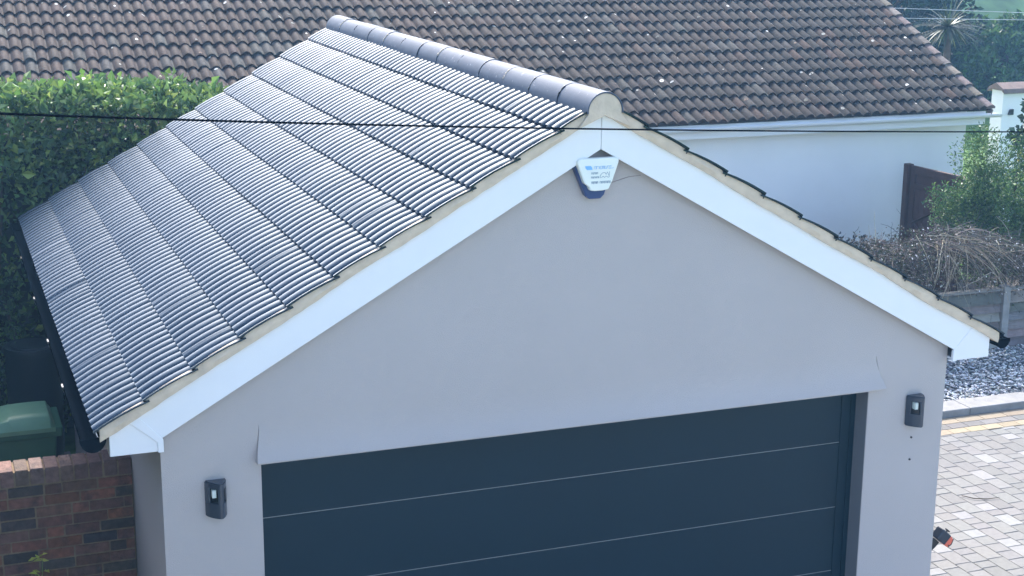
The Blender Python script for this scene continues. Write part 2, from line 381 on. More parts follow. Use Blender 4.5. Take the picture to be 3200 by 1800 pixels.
# ---------------------------------------------------------------- lamps on the piers
def plan(n=9):
    # rounded triangle, back on the wall (local y = 0), nose towards -y
    pts = []
    def arc(a, b, bulge, k):
        a = Vector(a); b = Vector(b); d = b - a; nrm = Vector((d.y, -d.x)).normalized()
        return [a + d * t + nrm * bulge * 4 * t * (1 - t) for t in [i / k for i in range(k)]]
    A, Cc = (-.068, -.008), (.056, -.008)
    pts += arc(A, (.006, -.096), .010, n) + arc((.006, -.096), (.024, -.090), .003, 3) + arc((.024, -.090), Cc, .007, n) + [Vector(Cc)]
    return [(q.x, q.y) for q in pts]
def inner(pl, k, c=(0.0, -.03)): return [(c[0] + (x - c[0]) * k, c[1] + (y - c[1]) * k) for x, y in pl]
def make_lamp(x, z, rz, label):
    t = thing('wall_lamp', label, 'wall lamp', (x, 0, z), 'wall lamps on the garage piers')
    P = plan(); up = lambda u, v, w_: (u, v, w_)
    def add(mb, name, m_, par, **k_):
        o = mb.build(name, m_, None, **k_); o.parent = par; return o
    m = MB(); N = len(P)
    m.prism(P, up, .068, .100)                       # cap block
    m.prism(inner(P, .93), up, .100, .107)
    m.prism(P, up, -.105, -.020)                     # lower block
    m.prism(inner(P, .95), up, -.110, -.105)
    # columns between, leaving a window in each sloping face
    Q = inner(P, .80)
    def wallseg(i0, i1):
        poly = P[i0:i1 + 1] + Q[i0:i1 + 1][::-1]; m.prism(poly, up, -.0205, .0685)
    wallseg(0, 3); wallseg(8, 13); wallseg(19, N - 1)
    m.box(-.064, .052, -.014, -.004, -.0203, .0683)
    add(m, 'body', M_lampb, t, bevel=.002)
    m = MB(); m.prism(inner(P, .60), up, -.02, .068); add(m, 'inner_housing', M_black, t, smooth='auto')
    for bx in ((-.036, -.012, -.074, -.035),):
        m = MB(); m.box(*bx, .016, .064); add(m, 'diffuser', M_diff, t, bevel=.002)
    m = MB(); m.box(-.05, .04, -.006, 0.002, -.09, .06); add(m, 'back_plate', M_lampb, t)
    t.rotation_euler.z = rz
    return t
make_lamp(-2.345, 1.968, R(0), 'charcoal wedge shaped wall lamp on the pier left of the garage door')
make_lamp(2.405, 1.968, R(0), 'charcoal wedge shaped wall lamp on the pier right of the garage door')

# ---------------------------------------------------------------- alarm box under the apex
al = thing('alarm_box', 'cream alarm siren box with dark blue base under the garage gable apex', 'alarm box', (-.022, 0, 3.70))
def fxz(u, v, w_): return (u - .022, w_, v)
M_navy = mat('navy_plastic', (.02, .05, .16), .3, .5)
M_creamp = mat('cream_plastic', (.80, .83, .76), .4, .5)
m = MB(); m.prism([(-.135, 3.822), (.128, 3.822), (.126, 3.79), (.058, 3.60), (.035, 3.578), (-.038, 3.578), (-.062, 3.60), (-.142, 3.78)], fxz, -.055, 0); m.build('base', M_navy, al, bevel=.006)
m = MB()
cv = [(-.118, 3.832), (.118, 3.832), (.132, 3.818), (.130, 3.80), (.092, 3.69), (.078, 3.664), (.068, 3.640), (.03, 3.634), (-.02, 3.633), (-.052, 3.638), (-.060, 3.662), (-.090, 3.682), (-.136, 3.80), (-.136, 3.818)]
m.prism(cv, fxz, -.098, -.052); cvo = m.build('cover', M_creamp, al, bevel=.008, segs=3)
M_lb = mat('light_blue_print', (.22, .48, .80), .4); M_gb = mat('grey_blue_print', (.10, .20, .33), .4)
YF = -.0995
m = MB(); m.poly([(-.112 + .0, YF, 3.788), (-.075, YF, 3.788), (-.066, YF, 3.778), (-.063, YF, 3.764), (-.098, YF, 3.764), (-.108, YF, 3.774)]); m.build('leaf_emblem', M_lb, cvo if False else al, norm=False)
def stroke(mb, pts, wd=.0022):
    for (a, b) in zip(pts[:-1], pts[1:]):
        a = Vector(a); b = Vector(b); d = (b - a); 
        if d.length < 1e-6: continue
        n = Vector((-d.y, d.x)).normalized() * wd / 2; e = d.normalized() * wd * .3
        mb.poly([(q.x, YF, q.y) for q in (a - e + n, b + e + n, b + e - n, a - e - n)])
m = MB(); x = -.054      # first line: slanted outline letters
for i, (w1, kind) in enumerate(((.014, 'n'), (.012, 'r'), (.009, 'v'), (.014, 'o'), (.013, 'm'), (.013, 'u'), (.011, 'r'), (.013, 'a'))):
    z0, z1, sl = 3.767, 3.783, .004
    if kind in 'nr': stroke(m, [(x, z0), (x + sl, z1), (x + w1 - .002 + sl, z1)] + ([(x + w1 - .002, z0)] if kind == 'n' else []))
    elif kind == 'v': stroke(m, [(x + sl, z1), (x + w1 / 2, z0), (x + w1, z1)])
    elif kind == 'o' or kind == 'a': stroke(m, [(x, z0), (x + sl, z1), (x + w1 - .002 + sl, z1), (x + w1 - .002, z0), (x, z0)])
    elif kind == 'm': stroke(m, [(x, z0), (x + sl, z1), (x + w1 - .002 + sl, z1), (x + w1 - .002, z0)]); stroke(m, [(x + w1 / 2 - .001, z0), (x + w1 / 2 + sl - .001, z1)])
    else: stroke(m, [(x + sl, z1), (x, z0), (x + w1 - .002, z0), (x + w1 - .002 + sl, z1)])
    x += w1 + .0015
stroke(m, [(x, 3.768), (x + .018, 3.769)]); m.build('name_lettering', M_lb, al, norm=False)
m = MB()
for (z0, z1, xs, xe) in ((3.737, 3.747, -.070, -.028), (3.713, 3.722, -.070, -.022), (3.680, 3.692, -.068, .052)):
    x = xs; k_ = 0
    while x < xe:
        w1 = (.0075, .006, .008, .0045)[k_ % 4]
        if (z0, k_) != (3.680, 5):
            stroke(m, [(x, z0), (x, z1), (x + w1 - .002, z1), (x + w1 - .002, z0)] + ([(x, z0)] if k_ % 2 else []), .0020)
        x += w1 + .0025; k_ += 1
stroke(m, [(-.010, 3.712), (-.012, 3.728), (.002, 3.742), (.018, 3.744), (.026, 3.732), (.034, 3.746), (.046, 3.722), (.048, 3.748)], .0022)
stroke(m, [(-.004, 3.714), (.006, 3.722), (.016, 3.714), (.026, 3.722), (.040, 3.714), (.050, 3.718)], .0022)
m.build('small_lettering', M_gb, al, norm=False)

# ---------------------------------------------------------------- black and orange fitting on the side wall
ft = thing('wall_fitting', 'small black and orange fitting on the right side wall of the garage', 'wall fitting', (2.65, .06, .93))
m = MB(); m.prism([(2.652, .97), (2.70, .955), (2.745, .915), (2.71, .88), (2.652, .84)], fxz_ := (lambda u, v, w_: (u, w_, v)), .045, .075); m.build('bracket', M_black, ft, bevel=.003)
Mt = Matrix.Translation((2.77, .05, .955)) @ Matrix.Rotation(R(42), 4, 'Y')
m = MB(); m.box(-.062, .030, -.04, .04, -.042, .042, Mt); m.build('housing', mat('dark_navy_plastic', (.02, .03, .045), .25, .5), ft, bevel=.009)
m = MB(); m.prism([(.0315, -.042), (.0315, .040), (.060, .034), (.073, .0), (.066, -.038)], lambda u, v, w_: tuple(Mt @ Vector((u, w_, v))), -.036, .036); nose = m.build('nose', mat('orange_plastic', (.80, .16, .09), .45, .4), ft, bevel=.006)
m = MB(); m.prism([(.063, .036), (.078, .0), (.070, -.034), (.077, -.034), (.086, .0), (.070, .040)], lambda u, v, w_: tuple(Mt @ Vector((u, w_, v))), -.03, .03); m.build('rim', M_black, ft, bevel=.002)
m = MB(); m.prism([(.050, -.024), (.060, -.016), (.062, -.028)], lambda u, v, w_: tuple(Mt @ Vector((u, w_, v))), -.0385, -.037); m.build('arrow_mark', M_black, ft)
m = MB(); m.box(-.015, .018, -.01, .01, .052, .062, Mt); m.box(-.002, .004, -.006, .006, .04, .053, Mt); m.build('clip', M_black, ft)

# ---------------------------------------------------------------- brick wall, left
bw = thing('brick_wall', 'dark red brick wall with a soldier brick coping joining the left side of the garage', 'brick wall', (-4, 1.5, 0))
BY = 1.42; BT = 1.635; br = random.Random(21)
M_brick = mat('old_brick', (.2, .1, .08), .85, .25, attr=True, nscale=28, namt=.30, bump=.9, bscale=60, stain=((.045, .038, .036), 9, .5, .75))
M_mort = mat('sandy_mortar', (.20, .145, .09), .95, .1, nscale=14, namt=.3, bump=.4, bscale=90)
def brick(mb, x0, x1, y0, y1, z0, z1):
    j = lambda: br.uniform(-.0018, .0018); b = .004
    M = Matrix.Translation(((x0 + x1) / 2 + j(), (y0 + y1) / 2 + j(), (z0 + z1) / 2 + j())) @ Matrix.Rotation(br.uniform(-.008, .008), 4, 'Y')
    hx, hy, hz = (x1 - x0) / 2, (y1 - y0) / 2, (z1 - z0) / 2
    n = len(mb.v); P = []
    for sx in (-1, 1):
        for sy in (-1, 1):
            for sz in (-1, 1):
                P += [(sx * (hx - b), sy * (hy - b), sz * hz), (sx * (hx - b), sy * hy, sz * (hz - b)), (sx * hx, sy * (hy - b), sz * (hz - b))]
    mb.v += [tuple(M @ Vector(q)) for q in P]
    I = lambda sx, sy, sz, k_: n + ((sx > 0) * 4 + (sy > 0) * 2 + (sz > 0)) * 3 + k_
    for s in (-1, 1):
        mb.face((I(-1, -1, s, 0), I(1, -1, s, 0), I(1, 1, s, 0), I(-1, 1, s, 0)))
        mb.face((I(-1, s, -1, 1), I(1, s, -1, 1), I(1, s, 1, 1), I(-1, s, 1, 1)))
        mb.face((I(s, -1, -1, 2), I(s, 1, -1, 2), I(s, 1, 1, 2), I(s, -1, 1, 2)))
        for t in (-1, 1):
            mb.face((I(-1, s, t, 0), I(1, s, t, 0), I(1, s, t, 1), I(-1, s, t, 1)))
            mb.face((I(s, -1, t, 0), I(s, 1, t, 0), I(s, 1, t, 2), I(s, -1, t, 2)))
            mb.face((I(s, t, -1, 1), I(s, t, 1, 1), I(s, t, 1, 2), I(s, t, -1, 2)))
            for u2 in (-1, 1): mb.face((I(s, t, u2, 0), I(s, t, u2, 1), I(s, t, u2, 2)))
def bcol():
    k_ = br.random()
    if k_ < .10: return jit((.070, .052, .052), .25, br)
    if k_ < .62: return jit((.145, .076, .056), .2, br)
    if k_ < .85: return jit((.19, .085, .055), .2, br)
    return jit((.075, .058, .048), .2, br)
m = MB(); z = 1.635 - .0; row = 0
while z > -.02:
    z1 = z - .010; z0 = z1 - .065; x = -2.656 - (0, .115, .06, .17)[row % 4]
    if x < -2.66: m.col = bcol(); brick(m, x + .005, -2.66, BY, BY + .1, z0, z1)
    while x > -4.6:
        l = .215 if br.random() < .8 else .1025
        m.col = bcol(); brick(m, x - l, x - .0, BY, BY + .1, z0, z1); x -= l + .010
    z -= .075; row += 1
m.build('brickwork', M_brick, bw, vcol=True)
m = MB(); m.box(-4.75, -2.655, BY + .006, BT - .006, -.02, 1.632); m.box(-4.75, -2.655, BY + .004, BT - .004, 1.632, 1.73); m.build('mortar', M_mort, bw)
m = MB(); x = -2.658
while x > -4.6:
    wd = br.uniform(.076, .086); m.col = jit((.17, .105, .085), .2, br) if br.random() < .7 else jit((.16, .105, .085), .2, br)
    brick(m, x - wd, x, BY - .002, BT, 1.6365, 1.742 + br.uniform(-.003, .003)); x -= wd + .011
m.build('coping', M_brick, bw, vcol=True)

# ---------------------------------------------------------------- wheelie bin behind the wall
wb = thing('wheelie_bin', 'green wheelie bin with its lid shut, standing behind the brick wall', 'wheelie bin', (-3.2, 4.75, 0))
M_bin = mat('green_bin_plastic', (.035, .13, .075), .42, .4, nscale=8, namt=.08); M_lid = mat('faded_green_lid', (.16, .33, .21), .4, .4, nscale=7, namt=.08)
bx0, bx1, by0, by1 = -3.56, -2.86, 4.45, 5.03
m = MB(); n = 0
def frus(mb, a, b, z0, z1):
    n = len(mb.v)
    mb.v += [(a[0], a[2], z0), (a[1], a[2], z0), (a[1], a[3], z0), (a[0], a[3], z0), (b[0], b[2], z1), (b[1], b[2], z1), (b[1], b[3], z1), (b[0], b[3], z1)]
    for q in ((0, 3, 2, 1), (4, 5, 6, 7), (0, 1, 5, 4), (1, 2, 6, 5), (2, 3, 7, 6), (3, 0, 4, 7)): mb.face([n + i for i in q])
frus(m, (bx0 + .12, bx1 - .12, by0 + .06, by1 - .06), (bx0 + .03, bx1 - .05, by0 + .03, by1 - .03), .06, .93)
m.build('body', M_bin, wb, bevel=.02, segs=3)
m = MB(); frus(m, (bx0 + .005, bx1 - .012, by0 + .008, by1 - .008), (bx0, bx1, by0, by1), .90, .985); m.build('rim', M_bin, wb, bevel=.012, segs=3)
m = MB(); rows = []
NX, NY = 16, 10
for i in range(NX + 1):
    x = bx0 - .02 + (bx1 - .06 - bx0 + .02) * i / NX; t = i / NX; r = []
    for j in range(NY + 1):
        y = by0 - .015 + (by1 - by0 + .0) * j / NY; q = j / NY
        e = min(1, min(q, 1 - q) / .10); e2 = min(1, (1 - t) / .06)
        raise_ = .045 * (1 if .42 < t < .97 and .15 < q < .85 else 0)
        z = .99 + (.045 + .035 * math.sin(t * 2.2)) * math.sqrt(max(0, e)) * math.sqrt(max(0, e2)) + raise_ * .45
        r.append((x, y, z))
    rows.append(r)
m.grid(rows)
for edge in ([q[0] for q in rows], [q[-1] for q in rows], rows[0], rows[-1]):
    m.grid([edge, [(x, y, .955) for x, y, z in edge]])
ld = m.build('lid', M_lid, wb, bevel=.006)
m = MB(); m.tube([(bx0 - .05, by0 + .06, 1.0), (bx0 - .05, by1 - .06, 1.0)], .014); m.build('handle', M_bin, wb, smooth=True)
for y in (by0 + .03, by1 - .03):
    m = MB(); m.tube([(bx0 + .08, y - .025, .1), (bx0 + .08, y + .025, .1)], .1, 20); m.build('wheel', M_black, wb, smooth='auto')
# water butt
wt = thing('water_butt', 'dark round water butt in the shade behind the green bin', 'water butt', (-2.97, 6.2, 0))
m = MB(); m.lathe([(0, 0), (.21, 0), (.235, .2), (.25, .5), (.245, .52), (.25, .55), (.25, .85), (.245, .87), (.25, .9), (.245, 1.2)], -2.97, 6.2); m.build('barrel', mat('dark_butt_plastic', (.006, .012, .018), .5), wt, smooth='auto')
m = MB(); m.lathe([(.262, 1.17), (.265, 1.22), (.255, 1.235), (.2, 1.225), (.19, 1.245), (.0, 1.26)], -2.97, 6.2); m.build('lid', mat('dark_lid_plastic', (.008, .014, .02), .45), wt, smooth='auto')

# ---------------------------------------------------------------- foliage
M_leaf = mat('hedge_leaves', (.06, .12, .03), .45, .4, attr=True, transl=.30)
M_wood = mat('brown_bark', (.10, .075, .055), .9, .2, nscale=12, namt=.3, bump=.5, bscale=40)
M_twig = mat('pale_dead_twigs', (.36, .30, .24), .85, .2, nscale=8, namt=.3)
def stems(name, parent, base, tops, r0, mt=M_wood, seg=6, rr=None):
    rr = rr or rnd; m = MB()
    for b, t in tops:
        b = Vector(b); t = Vector(t); mid = (b + t) / 2 + Vector((rr.uniform(-1, 1), rr.uniform(-1, 1), 0)) * (t - b).length * .08
        m.tube([b, (b + mid) / 2, mid, (mid + t) / 2, t], [r0, r0 * .85, r0 * .7, r0 * .5, r0 * .25], seg)
    return m.build(name, mt, parent, smooth=True)
# hedge behind the garage
hd = thing('hedge', 'tall broadleaf hedge with a sunlit top behind the garage and bin', 'hedge', (-2.5, 7.6, 0)); hr = random.Random(31)
m = MB()
def hcol(top):
    k_ = hr.random()
    if k_ < .12: return jit((.30, .38, .10), .2, hr)
    if k_ < .5: return jit((.15, .24, .07), .25, hr)
    return jit((.065, .125, .045), .3, hr)
X0, X1, Y0, Y1, ZT = -6.5, 1.6, 6.75, 8.15, 3.42
def top_z(x, y): return ZT + .10 * noise.noise((x * 1.1, y * 1.1, 0)) + .05 * noise.noise((x * 4, y * 4, 3)) - .15 * max(0, abs(y - 7.45) - .5) - .16 * max(0, x + 1.6)
for i in range(36000):
    k_ = hr.random(); x = hr.uniform(X0, X1)
    if k_ < .46:
        z = hr.uniform(0.1, 3.35) if hr.random() < .82 else hr.uniform(2.7, 3.4); y = Y0 + .22 * noise.noise((x * 1.5, z * 1.5, 7)) + abs(hr.gauss(0, .22)) - .02; up = (0, -.4, .3)
    elif k_ < .92:
        y = hr.uniform(Y0, Y1); z = top_z(x, y) - abs(hr.gauss(0, .09)) + .03; up = (0, 0, .6)
    else:
        z = hr.uniform(.8, 3.3); y = Y1 - abs(hr.gauss(0, .1)); up = (0, .4, .3)
    m.col = hcol(1); leaf(m, (x, y, z), hr.choice((.055, .07, .09, .11)), up, hr, asp=.62)
for i in range(5000):     # leaves deeper inside, under the top
    x = hr.uniform(X0, X1); y = hr.uniform(Y0 + .1, Y0 + .7); m.col = hcol(0); leaf(m, (x, y, min(hr.uniform(2.5, 3.3), top_z(x, y) - .05)), .09, (0, -.2, .3), hr, asp=.62)
for i in range(170):      # shoots standing proud of the top
    x = hr.uniform(X0, X1); y = hr.uniform(Y0, Y0 + .8); z = top_z(x, y); L = hr.uniform(.06, .26); d = Vector((hr.uniform(-.4, .4), hr.uniform(-.4, .2), 1)).normalized()
    for j in range(int(L / .035)):
        m.col = jit((.15, .25, .06), .25, hr); leaf(m, Vector((x, y, z)) + d * j * .035, .10, (hr.uniform(-1, 1), hr.uniform(-1, 1), .5), hr, asp=.65)
for i in range(9000):     # unseen run along the left, added to shade the side wall and yard
    y = hr.uniform(-4.6, 7.1); z = hr.uniform(.1, 3.35); x = -4.70 - abs(hr.gauss(0, .15)) if hr.random() < .6 else hr.uniform(-5.7, -4.6); z = z if x > -4.9 else 3.2 + hr.uniform(-.1, .15)
    m.col = hcol(1); leaf(m, (x, y, z), .09, (.3, 0, .3), hr, asp=.62)
m.build('foliage', M_leaf, hd, vcol=True, norm=False)
core = MB(); rows = []
core.box(X0, .6, Y0 + .55, Y1 - .3, 0, 3.0); core.box(-5.7, -4.85, -4.5, Y0 + .38, 0, 3.2); core.build('dark_core', mat('dark_core_fill', (.018, .022, .014), .95, .1, nscale=6, namt=.5, bump=1, bscale=12), hd)  # dark boxes added inside the hedge and its unseen run to block light
stems('stem', hd, 0, [((x, 7.0 + hr.uniform(-.12, .3), 0), (x + hr.uniform(-.3, .3), 6.95, 3.2)) for x in [X0 + .3 + i * .42 for i in range(19)]], .028, rr=hr)
# small leaved climber on the far left in front of the hedge
iv = thing('ivy_bush', 'small leaved yellow green bush at the left edge in front of the hedge', 'bush', (-3.9, 6.3, 0)); m = MB()
for i in range(5200):
    v = rand_unit(hr); rad = hr.random() ** .35
    c = Vector((-3.78, 6.35, 1.45)) + Vector((v.x * .72, v.y * .4, v.z * 1.32)) * rad * (1 + .25 * noise.noise(v * 2.2))
    if c.z < .05: continue
    m.col = jit((.12, .22, .04), .3, hr) if hr.random() < .4 else jit((.05, .10, .03), .3, hr)
    leaf(m, c, .035, (0, 0, .3), hr)
m.build('foliage', M_leaf, iv, vcol=True, norm=False)
stems('stem', iv, 0, [((-3.8 + hr.uniform(-.1, .1), 6.35, 0), (-3.8 + hr.uniform(-.4, .4), 6.35, 2.0)) for _ in range(5)], .018, rr=hr)

# ---------------------------------------------------------------- neighbouring house
hs = thing('bungalow', 'white rendered bungalow with a weathered brown pantile roof behind the garage', 'house', (4, 12, 0))
HY, HW = 9.85, 10.2; HP = R(25.0); ex0, ex1 = -6.0, 10.58; ze = 2.42; HSL = 4.85
M_hw = mat('white_masonry', (.86, .85, .83), .8, .3, nscale=1.5, namt=.03, bump=.25, bscale=120)
m = MB(); m.box(ex0 + .3, 10.39, HW, 17.8, -.05, 2.38)
m.prism([(HW + .0, 2.381), (17.8, 2.381), (14.0, 2.381 + 3.8 * math.tan(HP))], lambda u, v, w_: (w_, u, v), 10.2, 10.388)
m.build('wall', M_hw, hs)
M_pan = mat('weathered_pantile', (.1, .08, .07), .8, .22, attr=True, nscale=20, namt=.4, bump=.5, bscale=60, stain=((.11, .105, .095), 34, .66, .80), detail=6)
def hpt(s, x, h): return (x, HY + s * math.cos(HP) - h * math.sin(HP), ze + s * math.sin(HP) + h * math.cos(HP))
def hback(s, x, h):
    q = hpt(s, x, h); yr = HY + HSL * math.cos(HP); return (q[0], 2 * yr - q[1], q[2])
def pantiles(fn, per, seed, x0=ex0):
    m = MB(); tr = random.Random(seed); GAU = .2935; RW = .1495
    nc = int(HSL / GAU); nx = int((ex1 - .1 - x0) / RW)
    for c in range(nc + 1):
        s0 = c * GAU; s1 = min(s0 + GAU + .04, HSL)
        for i in range(nx):
            xa = ex1 - .1 - (i + 1) * RW; 
            k_ = tr.random() + .22 * noise.noise((xa * .35, s0 * .7, 2))
            # weathering runs from brown at the left to slate grey at the right
            w_ = min(1, max(0, (xa + 1) / 10 + .5 * noise.noise((xa * .5, s0, 5))))
            b1 = Vector((.046, .0285, .022)); b2 = Vector((.0205, .019, .019)); bc = b1.lerp(b2, w_)
            if k_ < .10: bc = Vector((.050, .031, .024))
            elif k_ > .93: bc = Vector((.050, .047, .042))
            m.col = jit(tuple(bc), .13, tr)
            dh = tr.uniform(-.005, .006); ds = tr.uniform(-.014, .014); tw = tr.uniform(-.007, .007)
            rows = []
            for v in (None, 0, .06, .5, 1):
                r = []
                for j in range(per + 1):
                    u = j / per; pr_ = max(0, math.sin(math.pi * min(1, max(0, (u - .04) / .80)))) ** .7
                    h = .046 * pr_ + dh + tw * (u - .5)
                    vv = v or 0
                    h += .032 * (1 - vv)
                    if v == 0: h -= .004
                    if v is None: h = .004 + .018 * pr_ * 0
                    xs = xa + u * RW + .0
                    r.append(fn(s0 + (s1 - s0) * vv + ds * (1 - vv), xs, h))
                rows.append(r)
            m.grid(rows)
            # rounded dark mouth is left open under the roll: closing lip
            if tr.random() < .17:   # lichen / moss blotches sit on some tiles
                cc = m.col; m.col = tr.choice(((.62, .61, .56), (.40, .39, .35), (.26, .26, .23), (.15, .10, .07), (.12, .12, .10)))
                uc = tr.uniform(.2, .7); vc = tr.uniform(.12, .8); a1 = tr.uniform(.007, .028); a2 = a1 * tr.uniform(.6, 1.4)
                ring = []
                for q in range(8):
                    an = q * math.pi / 4; ux = uc * RW + a1 * math.cos(an) * tr.uniform(.7, 1.2); un = ux / RW
                    pr_ = max(0, math.sin(math.pi * min(1, max(0, (un - .04) / .80)))) ** .7
                    vv = min(1, max(.0, vc + a2 * math.sin(an) / GAU)); ring.append(fn(s0 + (s1 - s0) * vv + ds * (1 - vv), xa + ux, .046 * pr_ + dh + tw * (un - .5) + .032 * (1 - vv) + .003))
                m.poly(ring); m.col = cc
    return m
pantiles(hpt, 8, 41).build('roof', M_pan, hs, smooth='auto', vcol=True, norm=False)
m = MB(); m.grid([[hback(0, ex0, 0), hback(HSL, ex0, 0)], [hback(0, ex1, 0), hback(HSL, ex1, 0)]]); m.grid([[hpt(.02, ex0, -.01), hpt(HSL, ex0, -.01)], [hpt(.02, ex1 - .02, -.01), hpt(HSL, ex1 - .02, -.01)]])
m.build('roof_underlay', mat('roof_felt', (.03, .03, .032), .9), hs, norm=False)
# verge: bigger rounded cover tiles
m = MB(); tr = random.Random(9); c = 0
while c * .2935 < HSL - .1:
    s0 = c * .2935; s1 = s0 + .32; m.col = jit((.14, .115, .10), .25, tr); rows = []
    for v in (0, .5, 1):
        r = []
        for a in range(-10, 201, 15):
            rad = .075 * (1 - .0 * v); r.append(hpt(s0 + (s1 - s0) * v, ex1 - .065 + rad * math.cos(R(a)) , .012 + .030 * (1 - v) + (rad * .62) * math.sin(R(a))))
        rows.append(r)
    m.grid(rows); m.poly(rows[0]); c += 1
m.build('verge_tiles', M_pan, hs, smooth='auto', vcol=True, norm=False)
m = MB(); m.grid([[hpt(s, ex1 - .004, .0), hpt(s, ex1 - .004, -.10)] for s in (0, 2, HSL)]); m.grid([[hback(s, ex1 - .004, .0), hback(s, ex1 - .004, -.10)] for s in (0, 2, HSL)]); m.build('verge_board', mat('verge_grey', (.30, .27, .24), .9, nscale=9, namt=.3), hs, norm=False)
yr = HY + HSL * math.cos(HP); zr = ze + HSL * math.sin(HP)
m = MB(); x = ex0
while x < ex1:
    m.tube([(x, yr, zr + .0), (x + .44, yr, zr + .0)], .12, 14); x += .45
m.build('ridge', M_pan if False else mat('ridge_clay', (.13, .09, .075), .8, nscale=7, namt=.3), hs, smooth='auto')
m = MB(); m.box(ex0, 10.50, HY + .07, HY + .09, 2.215, 2.40); m.build('fascia', M_white, hs)
m = MB(); m.box(ex0, 10.50, HY + .09, HW - .001, 2.222, 2.235); m.build('soffit', M_white, hs)
m = MB(); rows = []; gx1 = 10.70; rr = .058
for x in (ex0, 2, 6, 8, gx1):
    rows.append([(x, HY - .005 + rr * math.cos(a), 2.372 + rr * math.sin(a) * .95) for a in [math.pi + math.pi * k_ / 10 for k_ in range(11)]] + [(x, HY - .005 + (rr - .004) * math.cos(a), 2.372 + (rr - .004) * math.sin(a)) for a in [2 * math.pi - math.pi * k_ / 10 for k_ in range(11)]])
m.grid(rows); gut = m.build('gutter', M_white, hs, smooth='auto')
m = MB(); m.prism([(HY - .005 + (rr + .003) * math.cos(a), 2.374 + (rr + .003) * math.sin(a)) for a in [math.pi + math.pi * k_ / 12 for k_ in range(13)]], lambda u, v, w_: (w_, u, v), gx1 - .004, gx1 + .006); m.build('end_cap', M_white, gut)
for x in (6.1, 7.25, 8.4, 9.6, 10.35):
    m = MB(); m.box(x - .018, x + .018, HY - .066, HY + .07, 2.300, 2.312); m.box(x - .018, x + .018, HY - .068, HY - .062, 2.30, 2.385); m.build('gutter_bracket', M_white, gut)

# ---------------------------------------------------------------- brown gate
gt = thing('garden_gate', 'brown timber panelled gate standing against the white bungalow wall', 'gate', (9.1, 9.7, 0))
M_gate = mat('brown_stained_wood', (.085, .040, .032), .6, .3, nscale=5, namt=.2, bump=.3, bscale=40)
m = MB(); m.box(9.03, 9.13, 9.62, 9.72, -.02, 1.755); m.build('post', M_gate, gt, bevel=.006)
Mg = Matrix.Translation((9.10, 9.61, 0)) @ Matrix.Rotation(R(-83), 4, 'Z')
m = MB()
for (a, b, z0, z1) in ((0, .09, .1, 1.74), (.93, 1.02, .1, 1.74), (.0901, .9299, 1.63, 1.74), (.0901, .9299, 1.42, 1.50), (.0901, .9299, .1, .22)): m.box(a, b, -.025, .025, z0, z1, Mg)
m.build('frame', M_gate, gt, bevel=.004)
m = MB(); x = .0905
while x < .92: m.box(x, min(x + .098, .929), -.008, .012, .2201, 1.4199, Mg); x += .102
m.build('boards', mat('brown_stained_board', (.10, .048, .040), .6, .3, nscale=7, namt=.25), gt, bevel=.003)
m = MB(); m.box(.0903, .9297, -.006, .000, 1.5005, 1.6295, Mg)
x = .0905
while x < .92: m.box(x, min(x + .05, .929), .0002, .012, 1.501, 1.629, Mg); x += .102
m.build('top_slats', M_gate, gt)
for z0, z1 in ((.95, 1.38), (.95, .42)):
    m = MB(); m.tube([Mg @ Vector((.10, -.02, z0)), Mg @ Vector((.92, -.02, z1))], .018, 4); m.build('brace', M_gate, gt)

# ---------------------------------------------------------------- white wall with coping, far right
ww = thing('boundary_wall', 'tall white rendered wall with a brown tile coping at the right edge', 'wall', (15, 13.2, 0))
m = MB(); m.box(13.22, 18, 13, 13.3, -.05, 2.24); m.build('wall', M_hw, ww)
m = MB(); m.prism([(12.92, 2.19), (12.95, 2.27), (13.15, 2.36), (13.35, 2.27), (13.38, 2.19), (13.30, 2.24), (13.0, 2.24)], lambda u, v, w_: (w_, u, v), 13.17, 18.05); m.build('coping', mat('brown_coping', (.17, .12, .10), .8, nscale=6, namt=.3, bump=.4, bscale=30), ww, bevel=.006)
m = MB(); m.prism([(13.33, 1.83), (13.42, 1.83), (13.42, 1.93), (13.36, 1.92)], lambda u, v, w_: (u, w_, v), 12.94, 13.0); m.build('vent_cowl', M_black, ww, bevel=.01)

# ---------------------------------------------------------------- low fence behind the gravel
fn = thing('fence', 'low weathered board fence with a grey concrete post behind the gravel', 'fence', (8, 6.55, 0)); fr = random.Random(4)
M_board = mat('weathered_board', (.17, .16, .15), .9, .2, attr=True, nscale=7, namt=.25, bump=.5, bscale=30)
for xp in (6.35, 8.37, 10.40):
    m = MB(); m.box(xp - .05, xp + .05, 6.475, 6.60, -.05, .80); m.build('post', mat('grey_concrete_post', (.27, .265, .25), .85, nscale=10, namt=.15), fn, bevel=.008)
for xa, xb in ((4.38, 6.29), (6.41, 8.31), (8.43, 10.34)):
    m = MB(); z = .03
    while z < .70:
        m.col = jit((.21, .195, .175), .32, fr); dz = fr.uniform(-.004, .004)
        n = len(m.v); t0 = fr.uniform(-.004, .004)
        m.v += [(xa, 6.496 + t0, z + dz), (xb, 6.496, z), (xb, 6.550, z + .128), (xa, 6.550, z + .128 + dz), (xa, 6.512, z + dz), (xb, 6.512, z), (xb, 6.560, z + .128), (xa, 6.560, z + .128 + dz)]
        for q in ((0, 1, 2, 3), (4, 7, 6, 5), (0, 4, 5, 1), (3, 2, 6, 7), (0, 3, 7, 4), (1, 5, 6, 2)): m.face([n + i for i in q])
        z += .112
    m.build('board_panel', M_board, fn, vcol=True)
    m = MB(); m.box(xa, xb, 6.50, 6.575, .745, .775); m.build('capping_rail', M_conc, fn)

